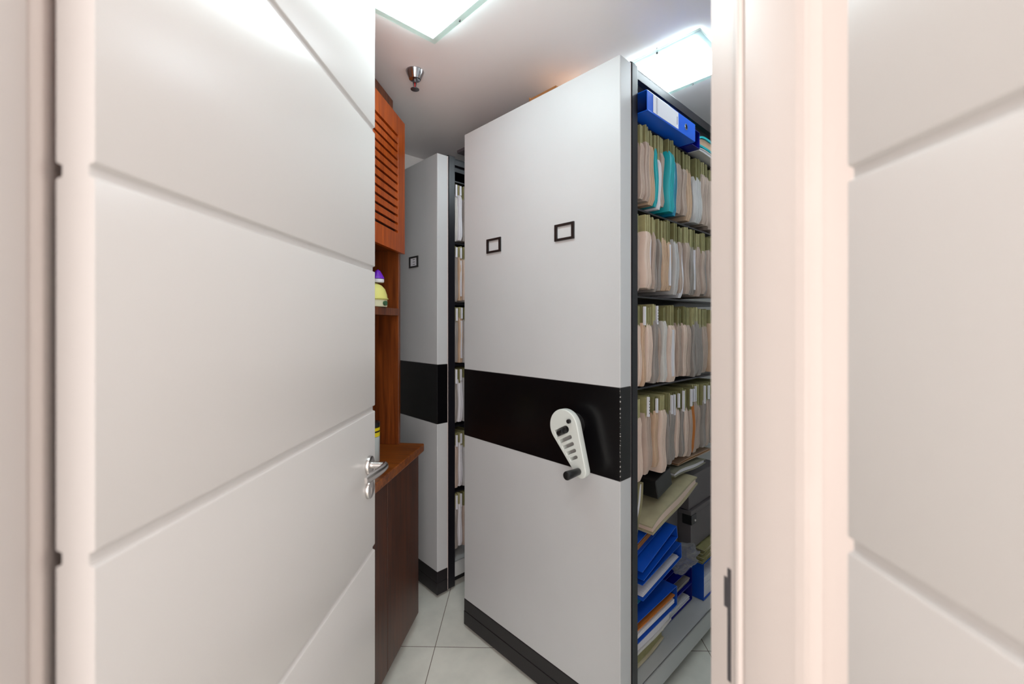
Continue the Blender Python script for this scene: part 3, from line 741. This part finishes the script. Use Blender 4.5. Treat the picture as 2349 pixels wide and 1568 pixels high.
# helmet on the open shelf
def on_shelf(x, y): return CF + CD * x + Vector((-CD.y, CD.x, 0)) * y
hp = on_shelf(-.20, .140)
hp.z = 1.5035
hm = thing('safety_helmet', 'cream yellow hard hat resting on the open wooden shelf', 'helmet', hp, 0)
M_HAT = mat('hat_yellow', srgb(226, 222, 130), .4)
bm = bmesh.new()
prof = [(.060, 0), (.063, .004), (.064, .032), (.070, .034), (.071, .037), (.066, .040), (.064, .055), (.056, .078), (.042, .094), (.024, .103), (.004, .106)]
add_lathe(bm, prof, seg=40); obj('shell', bm, M_HAT, hm, smooth=True)
bm = bmesh.new(); add_lathe(bm, [(.060, 0), (.0645, .002), (.0652, .030), (.060, .031)], seg=40); s_ = obj('lower_band', bm, mat('hat_band_cream', srgb(214, 212, 180), .5), hm, smooth=True)
cyl('side_knob', mat('green_knob', srgb(60, 100, 70), .4), hm, (.058, -.02, .016), (.070, -.024, .016), .010)
pc = thing('purple_cap', 'small purple cone cap on a white collar above the cream helmet', 'cap', hp + Vector((.027, 0, .1065)), 0)
bm = bmesh.new(); add_lathe(bm, [(.024, 0), (.026, .004), (.026, .014), (.020, .016)], seg=32); obj('collar', bm, M_LABEL, pc, smooth=True)
bm = bmesh.new(); add_lathe(bm, [(.028, .0165), (.025, .024), (.010, .050), (.002, .056)], seg=12); obj('cone', bm, mat('purple_plastic', srgb(110, 20, 190), .4), pc)
# spray can on the worktop
sp_ = Vector((-.5755, 1.765, .8605))
cn = thing('spray_can', 'white can with yellow and black striped top, on the worktop by the door edge', 'can', sp_, 0)
bm = bmesh.new(); add_lathe(bm, [(.034, 0), (.036, .003), (.036, .112), (.034, .114)], seg=32); obj('can_body', bm, mat('can_white', srgb(190, 200, 200), .3), cn, smooth=True)
for nm, za, zb, m_ in (('yellow_band', .1145, .132, mat('can_yellow', srgb(225, 205, 20), .4)), ('black_band', .1325, .137, M_RUBBER), ('yellow_band', .1375, .151, mat('can_yellow', (0,0,0,1))), ('black_cap', .1515, .172, M_RUBBER)):
    bm = bmesh.new(); add_lathe(bm, [(.034, za), (.0365, za + .001), (.0365, zb - .001), (.034, zb)], seg=32); obj(nm, bm, m_, cn, smooth=True)

# ------------------------------------------------------------------ ceiling: lamps, sprinkler, vents
def lamp(label, a0, a1, b0, b1, strength, tint, drop=.028):
    o = thing('ceiling_lamp', label, 'lamp', ab((a0 + a1) / 2, (b0 + b1) / 2, CEIL), BETA)
    hb, ha = (b1 - b0) / 2, (a1 - a0) / 2; rim = .022
    m = mat('lamp_diffuser_%d' % (strength * 100), (1, 1, 1, 1), .5); 
    b = m.node_tree.nodes['Principled BSDF']; b.inputs['Emission Color'].default_value = tint; b.inputs['Emission Strength'].default_value = strength
    box('diffuser', m, o, -hb + rim, hb - rim, -ha + rim, ha - rim, -drop, -.001)
    gm = mat('frosted_glass_rim', srgb(228, 244, 240), .45, trans=.25)
    bm = bmesh.new()
    add_box(bm, -hb, hb, -ha, -ha + rim, -drop - .006, -drop + .002); add_box(bm, -hb, hb, ha - rim, ha, -drop - .006, -drop + .002)
    add_box(bm, -hb, -hb + rim, -ha + rim, ha - rim, -drop - .006, -drop + .002); add_box(bm, hb - rim, hb, -ha + rim, ha - rim, -drop - .006, -drop + .002)
    obj('glass_rim', bm, gm, o)
    for sx in (-1, 1):
        for y in (-ha * .45, ha * .45):
            cyl('clip', M_STEEL, o, (sx * (hb - .010), y, -drop - .010), (sx * (hb - .010), y, -.001), .0035, seg=12)
    return o
lamp('bright square ceiling lamp above the open door at the top left', .773 * .977, 1.393 * .977, .522 * .977, .9225 * .977, LAMP_STRENGTH * .92, (0.82, 0.97, 1.0, 1))
k = 1.052 / 1.17
lamp('added unseen ceiling lamp that brightens the hanging folders, hidden behind the door frame', -.45, .17, 1.58, 1.923, LAMP_STRENGTH * .85, (0.84, 0.95, 1.0, 1))  # unseen lamp added to brighten the folder fronts and the ceiling
lamp('bright ceiling lamp seen over the top right corner of the middle unit', .733 * k, .733 * k + .62, 1.7315 * k, 2.107 * k, LAMP_STRENGTH * 2.5, (0.84, 0.95, 1.0, 1), .012)

spk = thing('fire_sprinkler', 'chrome ceiling sprinkler with a round cup above the aisle', 'sprinkler', (-.411, 1.836, CEIL))
bm = bmesh.new(); add_lathe(bm, [(.037, 0), (.038, -.003), (.034, -.014), (.024, -.036), (.020, -.038)]); obj('cup', bm, mat('chrome', srgb(170, 168, 172), .15, metal=1), spk, smooth=True)
bm = bmesh.new(); add_cyl(bm, (0, 0, -.038), (0, 0, -.050), .009); add_cyl(bm, (-.007, 0, -.05), (-.003, 0, -.074), .002); add_cyl(bm, (.007, 0, -.05), (.003, 0, -.074), .002)
obj('yoke', bm, M_STEEL, spk, smooth=True)
b_ = cyl('glass_bulb', mat('red_bulb', srgb(170, 20, 20), .2), spk, (0, 0, -.05), (0, 0, -.072), .0025); b_['label'] = 'small red glass bulb'
bm = bmesh.new(); add_lathe(bm, [(.004, -.072), (.018, -.076), (.018, -.078), (.003, -.080)]); obj('deflector', bm, M_STEEL, spk, smooth=True)
def vent(label, a0, a1, b0, b1, m):
    o = thing('ceiling_vent', label, 'vent', ab(a0, b0, CEIL), BETA)
    bm = bmesh.new(); W_, L_ = a1 - a0, b1 - b0
    add_box(bm, 0, L_, 0, .02, -.018, 0); add_box(bm, 0, L_, W_ - .02, W_, -.018, 0); add_box(bm, 0, .02, .02, W_ - .02, -.018, 0); add_box(bm, L_ - .02, L_, .02, W_ - .02, -.018, 0)
    obj('vent_frame', bm, m, o)
    bm = bmesh.new(); n = 8
    for q in range(n):
        y = .02 + (W_ - .04) * (q + .5) / n; add_box(bm, .02, L_ - .02, y - .007, y - .004, -.015, -.001)
    obj('vent_slats', bm, m, o)
vent('beige ceiling vent corner at the top beside the door frame', .411, .611, 1.533, 1.83, mat('vent_beige', srgb(190, 175, 165), .5))
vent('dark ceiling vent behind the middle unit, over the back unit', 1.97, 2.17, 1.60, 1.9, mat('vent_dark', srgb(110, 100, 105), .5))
